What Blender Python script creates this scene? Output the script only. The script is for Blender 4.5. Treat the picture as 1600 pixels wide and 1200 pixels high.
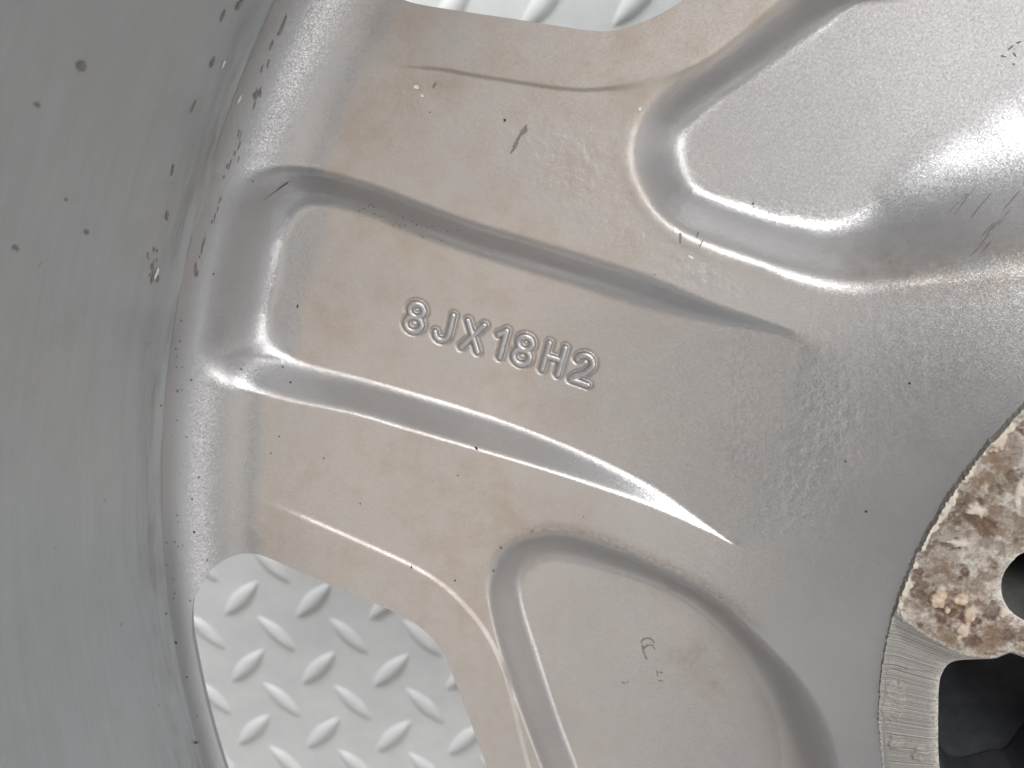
import bpy, math, random
import numpy as np
from mathutils import Vector, Matrix

random.seed(7)
rng = np.random.default_rng(7)
scene = bpy.context.scene
for o in list(bpy.data.objects):
    bpy.data.objects.remove(o)

# ------------------------------------------------------------------ camera
CAM_H = 0.17124                      # metres above the back face of the spokes
FPX = 1700.0                         # focal length in photo pixels (1600 wide)
TA, TB = -0.328201, 0.140801
ca, sa, cb, sb = math.cos(TA), math.sin(TA), math.cos(TB), math.sin(TB)
RX = np.array([[1, 0, 0], [0, ca, -sa], [0, sa, ca]])
RY = np.array([[cb, 0, sb], [0, 1, 0], [-sb, 0, cb]])
RC = RY @ RX
cam_data = bpy.data.cameras.new('camera')
cam = bpy.data.objects.new('camera', cam_data)
scene.collection.objects.link(cam)
m = Matrix([list(map(float, RC[i])) + [0.0] for i in range(3)] + [[0, 0, 0, 1]])
m.translation = Vector((0, 0, CAM_H))
cam.matrix_world = m
cam_data.sensor_width = 36.0
cam_data.lens = 36.0 * FPX / 1600.0
cam_data.clip_start = 0.005
cam_data.clip_end = 50
cam_data.dof.use_dof = True
cam_data.dof.focus_distance = 0.176
cam_data.dof.aperture_fstop = 30.0
scene.camera = cam

# ------------------------------------------------------------------ world and lamps
world = bpy.data.worlds.new('World')
scene.world = world
world.use_nodes = True
wbg = world.node_tree.nodes['Background']
wbg.inputs[0].default_value = (0.85, 0.87, 0.94, 1)
wbg.inputs[1].default_value = 0.10

def area(name, loc, target, sx, sy, power, col):
    ld = bpy.data.lights.new(name, 'AREA')
    ld.shape = 'RECTANGLE'; ld.size = sx; ld.size_y = sy
    ld.energy = power; ld.color = col
    lo = bpy.data.objects.new(name, ld)
    scene.collection.objects.link(lo)
    lo.location = loc
    lo.rotation_euler = (Vector(target) - Vector(loc)).to_track_quat('-Z', 'Y').to_euler()
    return lo
area('window_light', (0.28, 0.74, 1.02), (0, -0.05, 0), 0.66, 0.5, 18.0, (1.0, 0.99, 0.98))
area('side_light', (0.82, -0.22, 0.98), (0, -0.05, 0), 0.5, 0.6, 7.5, (1.0, 0.98, 0.96))
area('plate_fill_light', (-0.85, 1.60, 0.46), (-0.1, -0.2, -0.26), 1.3, 0.6, 32.0, (0.97, 0.99, 1.0))  # added fill with no known source, brightens the tread plate under the rim
area('ceiling_light', (-0.35, -0.72, 1.7), (0, -0.05, 0), 0.9, 0.8, 4.5, (1.0, 0.90, 0.79))

scene.view_settings.view_transform = 'Standard'
scene.view_settings.look = 'None'
scene.view_settings.exposure = -0.06
scene.view_settings.gamma = 1.0
scene.view_settings.use_curve_mapping = False

# ------------------------------------------------------------------ wheel geometry
C = np.array([0.114092, -0.0990615])          # wheel centre in plan
AX = math.radians(161.9)                      # direction of the lettered spoke
R_FLAT, R_BAR, Z_FIL = 0.187, 0.200, 0.0100   # flat ends, barrel radius, fillet height
R_PAD, Z_PAD = 0.0768, 0.0155
Z_FLOOR = -0.260                              # tread plate behind the wheel
Z_LIP = -0.056                                # front lip of the rim

def sm(t):
    t = np.clip(t, 0, 1)
    return t * t * (3 - 2 * t)

def base_z(r):
    """profile of revolution of the back of the wheel, for r < R_BAR"""
    r = np.asarray(r, float)
    z = np.zeros_like(r)
    s = np.clip((r - R_FLAT) / (R_BAR - R_FLAT), 0, 1)
    z = z + Z_FIL * (1 - np.sqrt(np.clip(1 - s * s, 0, 1)))
    h = np.clip((0.124 - r) / (0.124 - 0.0765), 0, 1.03)
    z = z + 0.0143 * h ** 2.3
    return z

def ray(px, py):
    v = np.array([(px - 800) / FPX, -(py - 600) / FPX, -1.0])
    return RC @ v

def on_z(px, py, z):
    v = ray(px, py)
    t = (z - CAM_H) / v[2]
    return v[:2] * t

def on_base(px, py):
    v = ray(px, py)
    lo, hi = 0.05, 0.30
    for _ in range(50):
        t = 0.5 * (lo + hi)
        P = v[:2] * t
        z = CAM_H + v[2] * t
        r = math.hypot(P[0] - C[0], P[1] - C[1])
        zb = float(base_z(r)) if r < R_BAR - 1e-5 else 1.0
        if z > zb: lo = t
        else: hi = t
    return v[:2] * lo

def polar(r, phi_deg):
    a = AX + math.radians(phi_deg)
    return C + r * np.array([math.cos(a), math.sin(a)])

def rphi(P):
    d = np.asarray(P) - C
    return math.hypot(*d), math.degrees((math.atan2(d[1], d[0]) - AX + math.pi) % (2 * math.pi) - math.pi)

def smooth_poly(pts, n=3):
    """Catmull-Rom refinement of a closed outline"""
    P = np.array(pts); N = len(P); out = []
    for i in range(N):
        p0, p1, p2, p3 = P[i - 1], P[i], P[(i + 1) % N], P[(i + 2) % N]
        for k in range(n):
            t = k / n
            out.append(0.5 * ((2 * p1) + (-p0 + p2) * t + (2 * p0 - 5 * p1 + 4 * p2 - p3) * t * t + (-p0 + 3 * p1 - 3 * p2 + p3) * t ** 3))
    return np.array(out)

class Poly:
    """closed outline with a signed distance (negative inside) and nearest point"""
    def __init__(self, pts, n=3):
        self.p = smooth_poly(pts, n) if n > 1 else np.array(pts)
        self.a = self.p; self.b = np.roll(self.p, -1, 0)
        self.lo = self.p.min(0); self.hi = self.p.max(0)
    def sd(self, Q, far=0.012, near=False):
        Q = np.asarray(Q, float)
        d = np.full(len(Q), far); npt = Q.copy()
        m = np.all((Q > self.lo - far) & (Q < self.hi + far), axis=1)
        idx = np.nonzero(m)[0]
        for c0 in range(0, len(idx), 40000):
            ii = idx[c0:c0 + 40000]; q = Q[ii]
            best = np.full(len(q), 1e9); bp = q.copy(); inside = np.zeros(len(q), bool)
            for a, b in zip(self.a, self.b):
                e = b - a; L = e @ e
                w = q - a
                t = np.clip((w @ e) / L, 0, 1) if L > 0 else np.zeros(len(q))
                dx = w[:, 0] - t * e[0]; dy = w[:, 1] - t * e[1]
                dd = dx * dx + dy * dy
                k = dd < best
                best[k] = dd[k]
                if near:
                    bp[k] = a + t[k, None] * e
                c1 = (a[1] <= q[:, 1]) != (b[1] <= q[:, 1])
                if e[1] != 0:
                    xi = a[0] + (q[:, 1] - a[1]) / e[1] * e[0]
                    inside ^= c1 & (q[:, 0] < xi)
            s = np.sqrt(best); s[inside] *= -1
            d[ii] = s; npt[ii] = bp
        return (d, npt) if near else d

def trace_base(pts): return [on_base(*p) for p in pts]
def trace_z(pts, z): return [on_z(p[0], p[1], z) for p in pts]

# --- recess in the spoke (traced lip and foot) -------------------------------
D_SP = 0.0070
def spoke_floor(Q):
    d = Q - C
    u = d[:, 0] * math.cos(AX) + d[:, 1] * math.sin(AX)
    return -D_SP * sm((u - 0.0945) / 0.0540)
def spoke_floor_px(pts):
    out = []
    for p in pts:
        z = -0.004
        for _ in range(12):
            P = on_z(p[0], p[1], z); z = float(spoke_floor(P[None])[0])
        out.append(P)
    return out
sp_lip = Poly(trace_base([(1296, 538), (1262, 523), (1187, 496), (1112, 470), (1010, 426), (912, 395), (800, 361), (725, 338), (612, 295), (562, 278), (500, 261),
                          (442, 258), (405, 272), (375, 296), (356, 330), (345, 375), (332, 430), (321, 480), (314, 540), (320, 569), (344, 591), (372, 608),
                          (437, 626), (550, 648), (625, 670), (737, 702), (846, 734), (962, 773), (1075, 818), (1142, 847), (1190, 866), (1262, 825), (1318, 735), (1338, 640), (1325, 566)]))
sp_foot = Poly(spoke_floor_px([(1248, 528), (1225, 521), (1112, 504), (1000, 479), (887, 442), (800, 416), (650, 368), (590, 342), (530, 325), (490, 322),
                               (462, 335), (447, 365), (435, 420), (427, 460), (422, 495), (424, 525), (440, 548), (485, 570), (587, 598), (700, 631), (812, 669),
                               (887, 698), (962, 731), (1037, 769), (1112, 822), (1150, 845), (1168, 780), (1200, 690), (1232, 600), (1252, 548)]))
# --- recesses beside the hub --------------------------------------------------
Z_LOW, Z_UP = -0.0085, -0.0090
lo_lip_px = [(845, 1197), (815, 1119), (789, 1044), (766, 957), (761, 912), (770, 875), (792, 849), (826, 834), (867, 828), (912, 836), (969, 856), (1025, 882),
             (1081, 909), (1119, 931), (1175, 980), (1212, 1017), (1252, 1060), (1288, 1120), (1308, 1185), (1318, 1260), (1310, 1400)]
lo_foot_px = [(890, 1197), (860, 1119), (830, 1025), (811, 969), (801, 924), (805, 894), (822, 875), (860, 864), (912, 872), (969, 887), (1025, 905),
              (1078, 933), (1112, 958), (1146, 993), (1180, 1040), (1216, 1100), (1245, 1180), (1260, 1260), (1250, 1400)]
lo_lip = Poly(trace_base([(960, 1480), (900, 1340)] + lo_lip_px + [(1180, 1520)]))
lo_foot = Poly(trace_z([(1000, 1480), (940, 1330)] + lo_foot_px + [(1150, 1520)], Z_LOW))
up_lip_px = [(1240, -8), (1180, 40), (1124, 84), (1080, 113), (1036, 144), (1004, 180), (991, 210), (987, 242), (995, 277), (1017, 322), (1045, 352), (1082, 373),
             (1150, 396), (1225, 421), (1300, 438), (1375, 444), (1450, 443), (1520, 437), (1575, 431)]
up_foot_px = [(1337, -4), (1262, 52), (1187, 103), (1112, 159), (1067, 199), (1056, 229), (1060, 262), (1082, 298), (1150, 330), (1225, 352), (1290, 366),
              (1337, 345), (1394, 278), (1450, 228), (1500, 196)]
up_lip_t = trace_base(up_lip_px)
rl_, pl_ = rphi(up_lip_t[-1]); rm_, pm_ = rphi(up_lip_t[0])
up_lip = Poly(up_lip_t + [polar(0.0848, -30), polar(0.0820, -33.5), polar(0.0812, -37), polar(0.0812, -45), polar(0.0812, -60), polar(0.0812, -72), polar(rm_ - 0.005, -72), polar(rm_ - 0.005, -55), polar(rm_ - 0.005, -42), polar(rm_ - 0.005, -35), polar(rm_ - 0.003, 0.5 * (pm_ - 35))])
up_foot_t = trace_z(up_foot_px, Z_UP)
rf_, pf_ = rphi(up_foot_t[-1]); rg_, pg_ = rphi(up_foot_t[0])
up_foot = Poly(up_foot_t + [polar(0.1085, -34), polar(0.1085, -37), polar(0.1085, -45), polar(0.1085, -60), polar(0.1085, -70), polar(rg_ - 0.006, -70), polar(rg_ - 0.006, -55), polar(rg_ - 0.006, -42), polar(rg_ - 0.005, -35), polar(rg_ - 0.003, 0.5 * (pg_ - 35))])
# --- windows between the spokes ----------------------------------------------
R_WIN = 0.1980
lo_win_px = [(302, 940), (308, 925), (327, 894), (347, 877), (367, 868), (387, 865), (413, 869), (467, 891), (567, 932), (633, 962), (660, 980), (683, 1003),
             (699, 1030), (720, 1083), (747, 1156), (762, 1197)]
lo_win_t = trace_base(lo_win_px)
r0, p0 = rphi(lo_win_t[0]); r1, p1 = rphi(lo_win_t[-1])
lo_win = Poly(lo_win_t + [polar(r1 - 0.0004 * k, p1 + 2.2 * k) for k in range(1, 9)] + [polar(0.16, p1 + 22), polar(0.18, p1 + 22)] +
              [polar(R_WIN, a) for a in np.arange(p1 + 20, p0 + 1.5, -2.0)] )
up_win_px = [(580, -22), (605, -10), (632, 0), (657, 7), (725, 18), (800, 29), (875, 41), (925, 48), (955, 48), (987, 40), (1025, 25), (1066, 0), (1100, -30)]
up_win_t = trace_base(up_win_px)
ru0, pu0 = rphi(up_win_t[0]); ru1, pu1 = rphi(up_win_t[-1])
up_win = Poly([polar(R_WIN, a) for a in np.arange(pu1 - 20, pu0 - 5, 2.0)] + [polar(0.1965, pu0 - 3.2), polar(0.1935, pu0 - 1.2)] + up_win_t +
              [polar(ru1 - 0.0009 * k, pu1 - 2.0 * k) for k in range(1, 9)] + [polar(0.16, pu1 - 20), polar(0.18, pu1 - 22)])
# --- low step that frames each window ------------------------------------------
lo_cre_t = trace_base([(362, 762), (407, 779), (475, 807), (533, 832), (600, 862), (650, 886), (695, 915), (733, 952), (758, 985), (775, 1016), (793, 1062), (811, 1137), (826, 1197)])
rc, pc = rphi(lo_cre_t[-1])
lo_cre = Poly([polar(0.196, rphi(lo_cre_t[0])[1] - 0.6)] + lo_cre_t + [polar(rc - 0.0004 * k, pc + 2.2 * k) for k in range(1, 9)] + [polar(0.16, pc + 22), polar(0.199, pc + 20), polar(0.199, pc + 5)])
up_cre_t = trace_base([(522, 97), (594, 101), (687, 108), (732, 116), (807, 128), (875, 138), (931, 140), (1006, 131), (1062, 115), (1124, 83), (1169, 46), (1214, 8), (1250, -30)])
rcu, pcu = rphi(up_cre_t[-1])
up_cre = Poly([polar(0.196, rphi(up_cre_t[0])[1])] + up_cre_t + [polar(rcu - 0.0009 * k, pcu - 2.0 * k) for k in range(1, 9)] + [polar(0.16, pcu - 20), polar(0.199, pcu - 18), polar(0.199, pcu - 5)])

# --- lettering strokes: each glyph in a box 0.62 wide, 1 high, y up ---------------
def arc(cx, cy, rx, ry, a0, a1, n=12):
    return [(cx + rx * math.cos(math.radians(a0 + (a1 - a0) * i / n)), cy + ry * math.sin(math.radians(a0 + (a1 - a0) * i / n))) for i in range(n + 1)]
GLYPHS = {
    '8': [arc(0, 0.23, 0.215, 0.20, 0, 360, 24), arc(0, -0.20, 0.245, 0.225, 0, 360, 24)],
    'J': [[(0.17, 0.42), (0.17, -0.20)] + arc(-0.035, -0.20, 0.205, 0.21, 0, -175, 12)],
    'X': [[(-0.25, 0.42), (0.25, -0.42)], [(0.25, 0.42), (-0.25, -0.42)]],
    '1': [[(-0.13, 0.24), (-0.03, 0.31), (0.07, 0.42), (0.07, -0.42)]],
    'H': [[(-0.24, 0.42), (-0.24, -0.42)], [(0.24, 0.42), (0.24, -0.42)], [(-0.24, 0.02), (0.24, 0.02)]],
    '2': [arc(0, 0.19, 0.235, 0.235, 170, -28, 12) + [(0.10, -0.10), (-0.14, -0.27), (-0.25, -0.42), (0.26, -0.42)]],
}
TEXT = [('8', 649, 496), ('J', 695, 511), ('X', 739, 525), ('1', 783, 536), ('8', 818, 547), ('H', 865, 560), ('2', 911, 576)]
def floor_pt(px, py): return spoke_floor_px([(px, py)])[0]
ta, tb = floor_pt(649, 496), floor_pt(911, 576)
t_dir = (tb - ta) / np.linalg.norm(tb - ta)
t_up = np.array([-t_dir[1], t_dir[0]])
T_H = 0.0059
def stroke_dist(Q, glyph, org, scale):
    L = np.stack([(Q - org) @ t_dir, (Q - org) @ t_up], 1) / scale
    best = np.full(len(Q), 1e9)
    for st in GLYPHS[glyph]:
        for (x0, y0), (x1, y1) in zip(st[:-1], st[1:]):
            e = np.array([x1 - x0, y1 - y0]); w = L - np.array([x0, y0])
            t = np.clip((w @ e) / (e @ e), 0, 1)
            dd = np.hypot(w[:, 0] - t * e[0], w[:, 1] - t * e[1])
            best = np.minimum(best, dd)
    return best * scale
glyph_org = [(g, floor_pt(px, py)) for g, px, py in TEXT]

# --- whole height field -----------------------------------------------------------
def canon(Q):
    d = Q - C
    r = np.hypot(d[:, 0], d[:, 1])
    psi = (np.arctan2(d[:, 1], d[:, 0]) - AX + math.pi) % (2 * math.pi) - math.pi
    k = np.round(psi / math.radians(72)).astype(int)
    phi = psi - k * math.radians(72)
    odd = (k % 2) != 0
    phi = np.where(odd, -phi, phi)
    P = C + np.stack([r * np.cos(AX + phi), r * np.sin(AX + phi)], 1)
    return P, r, phi, k

def wall_t(P, lip, foot, soft=0.0, out=0.0):
    dl = lip.sd(P, 0.03); df = foot.sd(P, 0.03)
    dl = dl - out; df = df + soft              # let the rounding run past the traced lines
    t = np.where(dl >= 0, 0.0, np.where(df <= 0, 1.0, (-dl) / np.maximum(-dl + df, 1e-9)))
    return t, dl, df

def prof(t, k=0.22):
    """straight wall with rounded lip and foot"""
    t = np.clip(t, 0, 1)
    a = np.where(t < k, t * t / (2 * k), np.where(t > 1 - k, (1 - k) - (1 - t) ** 2 / (2 * k), t - k / 2))
    return a / (1 - k)

def prof2(t, a, b):
    """as prof, with its own rounding at the lip (a) and at the foot (b)"""
    t = np.clip(t, 0, 1); h = 1 / (1 - 0.5 * a - 0.5 * b)
    return np.where(t < a, h * t * t / (2 * a), np.where(t > 1 - b, 1 - h * (1 - t) ** 2 / (2 * b), h * (t - a / 2)))

def height(Q, zb=None, want=False):
    P, r, phi, k = canon(Q)
    if zb is None: zb = base_z(r)
    z = zb.copy()
    # low frame round the windows
    for cre in (lo_cre, up_cre):
        d = cre.sd(P, 0.004)
        fade = sm((0.186 - r) / 0.012)
        z += 0.00048 * sm(0.5 - d / 0.0008) * fade
    # spoke recess
    t, dl, df = wall_t(P, sp_lip, sp_foot, 0.0007, 0.0002)
    fl = spoke_floor(P)
    ts = prof2(t, 0.26, 0.44)
    z = z * (1 - ts) + (fl + np.where(r < 0.124, zb, 0)) * ts
    tL, dl2, df2 = wall_t(P, lo_lip, lo_foot, 0.0019, 0.0003)
    z = z * (1 - prof2(tL, 0.28, 0.58)) + Z_LOW * prof2(tL, 0.28, 0.58)
    tU, dl3, df3 = wall_t(P, up_lip, up_foot, 0.0014, 0.0003)
    z = z * (1 - prof2(tU, 0.26, 0.54)) + Z_UP * prof2(tU, 0.26, 0.54)
    # faint raised bead along the upper lip
    z += 0.00018 * np.exp(-((dl3 - 0.0006) / 0.0010) ** 2) * sm((r - 0.09) / 0.02)
    # groove round the lettering (lettered spoke only)
    gl = np.zeros(len(z))
    mk = (k == 0) & (t > 0.5) & (r > 0.11) & (r < 0.17)
    if mk.any():
        q = P[mk]; sdm = np.full(len(q), 1e9)
        for g, org in glyph_org:
            near = np.hypot(*(q - org).T) < 0.008
            if near.any():
                sdm[near] = np.minimum(sdm[near], stroke_dist(q[near], g, org, T_H))
        gl[mk] = np.exp(-((sdm - 0.0008) / 0.0003) ** 2)
        z[mk] -= 0.00030 * np.exp(-((sdm - 0.00076) / 0.00026) ** 2)
    if not want: return z
    # dust: brown film plus painted-in warm reflection on the level faces, none on fillets
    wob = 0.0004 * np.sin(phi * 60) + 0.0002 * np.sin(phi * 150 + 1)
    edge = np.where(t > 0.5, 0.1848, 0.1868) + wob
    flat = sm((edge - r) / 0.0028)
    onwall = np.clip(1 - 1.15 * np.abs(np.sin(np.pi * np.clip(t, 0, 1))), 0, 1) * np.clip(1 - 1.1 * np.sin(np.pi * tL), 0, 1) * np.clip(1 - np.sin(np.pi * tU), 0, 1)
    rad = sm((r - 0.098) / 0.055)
    dust_sheen = flat * onwall * (0.22 + 0.78 * rad)
    dust_sheen = np.where(tU > 0.3, dust_sheen * 0.25, dust_sheen)
    dust_sheen = np.where(tL > 0.3, np.maximum(dust_sheen * 0.7, 0.40), dust_sheen)
    # dark dust caught just outside the lips
    grime = np.exp(-((dl2 - 0.0002) / 0.0011) ** 2) * sm((P[:, 1] + 0.102) / 0.006) * sm((P[:, 0] + 0.03) / 0.012)
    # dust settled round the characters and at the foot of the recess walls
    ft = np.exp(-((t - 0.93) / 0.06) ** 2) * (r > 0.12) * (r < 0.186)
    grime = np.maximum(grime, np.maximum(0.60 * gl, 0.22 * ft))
    return z, dust_sheen, grime, (t, tL, tU)

# ------------------------------------------------------------------ mesh helpers
col = scene.collection
def link(o, parent=None):
    col.objects.link(o)
    if parent is not None: o.parent = parent
    return o
def mesh_np(name, V, quads, mat, parent=None, tris=None, smooth=True, attrs=None):
    me = bpy.data.meshes.new(name)
    V = np.asarray(V, np.float32)
    nq = len(quads); nt = 0 if tris is None else len(tris)
    me.vertices.add(len(V)); me.vertices.foreach_set('co', V.ravel())
    loops = np.concatenate([np.asarray(quads, np.int32).ravel(), np.asarray(tris if nt else [], np.int32).ravel()])
    me.loops.add(len(loops)); me.loops.foreach_set('vertex_index', loops.astype(np.int32))
    me.polygons.add(nq + nt)
    st = np.concatenate([np.arange(nq) * 4, nq * 4 + np.arange(nt) * 3]).astype(np.int32)
    me.polygons.foreach_set('loop_start', st)
    me.update(calc_edges=True)
    me.polygons.foreach_set('use_smooth', np.full(nq + nt, smooth))
    for k, v in (attrs or {}).items():
        a = me.attributes.new(k, 'FLOAT', 'POINT'); a.data.foreach_set('value', np.asarray(v, np.float32))
    me.validate()
    me.materials.append(mat)
    o = bpy.data.objects.new(name, me)
    return link(o, parent)

# ------------------------------------------------------------------ materials
class NT:
    def __init__(self, name):
        self.m = bpy.data.materials.new(name); self.m.use_nodes = True
        self.t = self.m.node_tree; self.b = self.t.nodes['Principled BSDF']
        self.co = self.t.nodes.new('ShaderNodeTexCoord').outputs['Object']
    def n(self, typ, **kw):
        nd = self.t.nodes.new(typ)
        for k, v in kw.items(): setattr(nd, k, v)
        return nd
    def l(self, a, b): self.t.links.new(a, b)
    def val(self, sock, v):
        if hasattr(v, 'is_output') or isinstance(v, bpy.types.NodeSocket): self.l(v, sock)
        else: sock.default_value = v
    def math(self, op, a, b=0.0, c=0.0, clamp=False):
        nd = self.n('ShaderNodeMath', operation=op); nd.use_clamp = clamp
        for s, v in zip(nd.inputs, (a, b, c)): self.val(s, v)
        return nd.outputs[0]
    def noise(self, scale, detail=4, rough=0.55, vec=None, dist=0.0):
        nd = self.n('ShaderNodeTexNoise'); nd.inputs['Scale'].default_value = scale
        nd.inputs['Detail'].default_value = detail; nd.inputs['Roughness'].default_value = rough
        nd.inputs['Distortion'].default_value = dist
        self.l(vec if vec is not None else self.co, nd.inputs['Vector'])
        return nd.outputs['Fac']
    def ramp(self, f, lo, hi):
        nd = self.n('ShaderNodeMapRange'); nd.clamp = True
        self.val(nd.inputs['Value'], f); nd.inputs['From Min'].default_value = lo; nd.inputs['From Max'].default_value = hi
        return nd.outputs[0]
    def mix(self, f, a, b):
        nd = self.n('ShaderNodeMix', data_type='RGBA')
        self.val(nd.inputs[0], f)
        for s, v in ((nd.inputs[6], a), (nd.inputs[7], b)):
            if isinstance(v, tuple): s.default_value = (*v, 1)
            else: self.l(v, s)
        return nd.outputs[2]
    def attr(self, name):
        return self.n('ShaderNodeAttribute', attribute_name=name).outputs['Fac']
    def mapping(self, scale=(1, 1, 1), rot=(0, 0, 0)):
        nd = self.n('ShaderNodeMapping'); nd.inputs['Scale'].default_value = scale; nd.inputs['Rotation'].default_value = rot
        self.l(self.co, nd.inputs['Vector']); return nd.outputs[0]
    def bump(self, h, dist, strength=1.0, normal=None):
        nd = self.n('ShaderNodeBump'); nd.inputs['Distance'].default_value = dist; nd.inputs['Strength'].default_value = strength
        self.l(h, nd.inputs['Height'])
        if normal is not None: self.l(normal, nd.inputs['Normal'])
        return nd.outputs[0]
    def flakes(self, scale, amt, normal):
        vo = self.n('ShaderNodeTexVoronoi'); vo.inputs['Scale'].default_value = scale
        self.l(self.co, vo.inputs['Vector'])
        s1 = self.n('ShaderNodeVectorMath', operation='SUBTRACT'); self.l(vo.outputs['Color'], s1.inputs[0]); s1.inputs[1].default_value = (.5, .5, .5)
        s2 = self.n('ShaderNodeVectorMath', operation='SCALE'); self.l(s1.outputs[0], s2.inputs[0]); s2.inputs['Scale'].default_value = amt
        s3 = self.n('ShaderNodeVectorMath', operation='ADD'); self.l(s2.outputs[0], s3.inputs[0]); self.l(normal, s3.inputs[1])
        s4 = self.n('ShaderNodeVectorMath', operation='NORMALIZE'); self.l(s3.outputs[0], s4.inputs[0])
        return s4.outputs[0]

def paint_material(name, tint_on=True):
    k = NT(name)
    big = k.noise(38, 4, 0.6); mid = k.noise(150, 5, 0.6); fine = k.noise(900, 3, 0.6)
    silver = k.mix(k.ramp(big, 0.35, 0.65), (0.43, 0.427, 0.435), (0.475, 0.47, 0.475))
    if tint_on:
        d = k.attr('dust_sheen'); g = k.attr('grime'); cr = k.attr('cast')
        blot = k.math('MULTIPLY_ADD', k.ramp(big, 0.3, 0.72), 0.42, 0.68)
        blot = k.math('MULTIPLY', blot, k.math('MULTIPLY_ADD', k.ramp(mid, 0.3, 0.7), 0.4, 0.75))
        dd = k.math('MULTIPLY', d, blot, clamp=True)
        tan = k.mix(k.ramp(mid, 0.42, 0.68), (0.415, 0.37, 0.33), (0.368, 0.314, 0.265))  # tan carries brake dust and a painted warm reflection together
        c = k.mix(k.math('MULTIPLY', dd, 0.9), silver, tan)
        st = k.attr('stain')
        stn = k.math('MULTIPLY', st, k.ramp(k.noise(260, 6, 0.7), 0.36, 0.66), clamp=True)
        c = k.mix(k.math('MULTIPLY', stn, 0.7), c, (0.325, 0.265, 0.212))
        gn = k.math('MULTIPLY', g, k.ramp(k.noise(1400, 5, 0.7), 0.25, 0.68), clamp=True)
        c = k.mix(k.math('MULTIPLY', gn, 0.55), c, (0.16, 0.11, 0.08))
        pin = k.ramp(k.noise(1500, 2, 0.5), 0.76, 0.80)
        c = k.mix(k.math('MULTIPLY', k.math('MULTIPLY', pin, dd), 0.6), c, (0.12, 0.09, 0.07))
        met = k.math('MULTIPLY_ADD', dd, -0.50, 0.90)
        rgh = k.math('MULTIPLY_ADD', dd, 0.06, 0.43)
        nrm = k.bump(k.noise(620, 3, 0.55), 0.00021, k.math('MULTIPLY_ADD', cr, 0.95, 0.05))
        nd = k.t.nodes[-1]
        nrm = k.bump(k.noise(1300, 2, 0.5), 0.00003, 0.15, nrm)
    else:
        c, met, rgh = silver, 0.88, 0.44
        nrm = k.bump(k.noise(1300, 2, 0.5), 0.00003, 0.35)
    k.l(c, k.b.inputs['Base Color'])
    k.val(k.b.inputs['Metallic'], met)
    rr = k.math('ADD', rgh, k.math('MULTIPLY_ADD', fine, 0.10, -0.05))
    k.l(rr, k.b.inputs['Roughness'])
    k.l(k.flakes(8000, 0.17, nrm), k.b.inputs['Normal'])
    k.b.inputs['Coat Weight'].default_value = 0.12
    k.b.inputs['Coat Roughness'].default_value = 0.30
    return k.m

# bump strength socket accepts links through val
def _bump(self, h, dist, strength=1.0, normal=None):
    nd = self.n('ShaderNodeBump'); nd.inputs['Distance'].default_value = dist
    self.val(nd.inputs['Strength'], strength)
    self.l(h, nd.inputs['Height'])
    if normal is not None: self.l(normal, nd.inputs['Normal'])
    return nd.outputs[0]
NT.bump = _bump

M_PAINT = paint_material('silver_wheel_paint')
M_LETTER = paint_material('silver_letter_paint', False)

def barrel_material():
    k = NT('barrel_paint')
    big = k.noise(22, 4, 0.6); mid = k.noise(90, 5, 0.65)
    c = k.mix(k.ramp(big, 0.35, 0.68), (0.375, 0.395, 0.41), (0.425, 0.443, 0.455))
    c = k.mix(k.math('MULTIPLY', k.ramp(mid, 0.55, 0.78), 0.2), c, (0.27, 0.24, 0.21))
    d = k.attr('dirt')
    streak = k.noise(60, 5, 0.65, k.mapping((1, 1, 7)))
    c = k.mix(k.math('MULTIPLY', d, k.ramp(streak, 0.42, 0.70), clamp=True), c, (0.20, 0.165, 0.135))
    turn = k.noise(30, 4, 0.7, k.mapping((1, 1, 40)))
    c = k.mix(k.math('MULTIPLY', k.ramp(turn, 0.45, 0.75), 0.17), c, (0.24, 0.235, 0.225))
    wat = k.noise(70, 6, 0.7)
    c = k.mix(k.math('MULTIPLY', k.ramp(wat, 0.55, 0.72), 0.22), c, (0.50, 0.50, 0.49))
    spk = k.ramp(k.noise(420, 2, 0.5), 0.74, 0.79)
    c = k.mix(k.math('MULTIPLY', spk, 0.35), c, (0.20, 0.17, 0.15))
    k.l(c, k.b.inputs['Base Color'])
    k.b.inputs['Metallic'].default_value = 0.55
    k.b.inputs['Roughness'].default_value = 0.40
    nrm = k.bump(k.noise(800, 2, 0.5), 0.00003, 0.3)
    k.l(nrm, k.b.inputs['Normal'])
    return k.m
M_BARREL = barrel_material()

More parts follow.
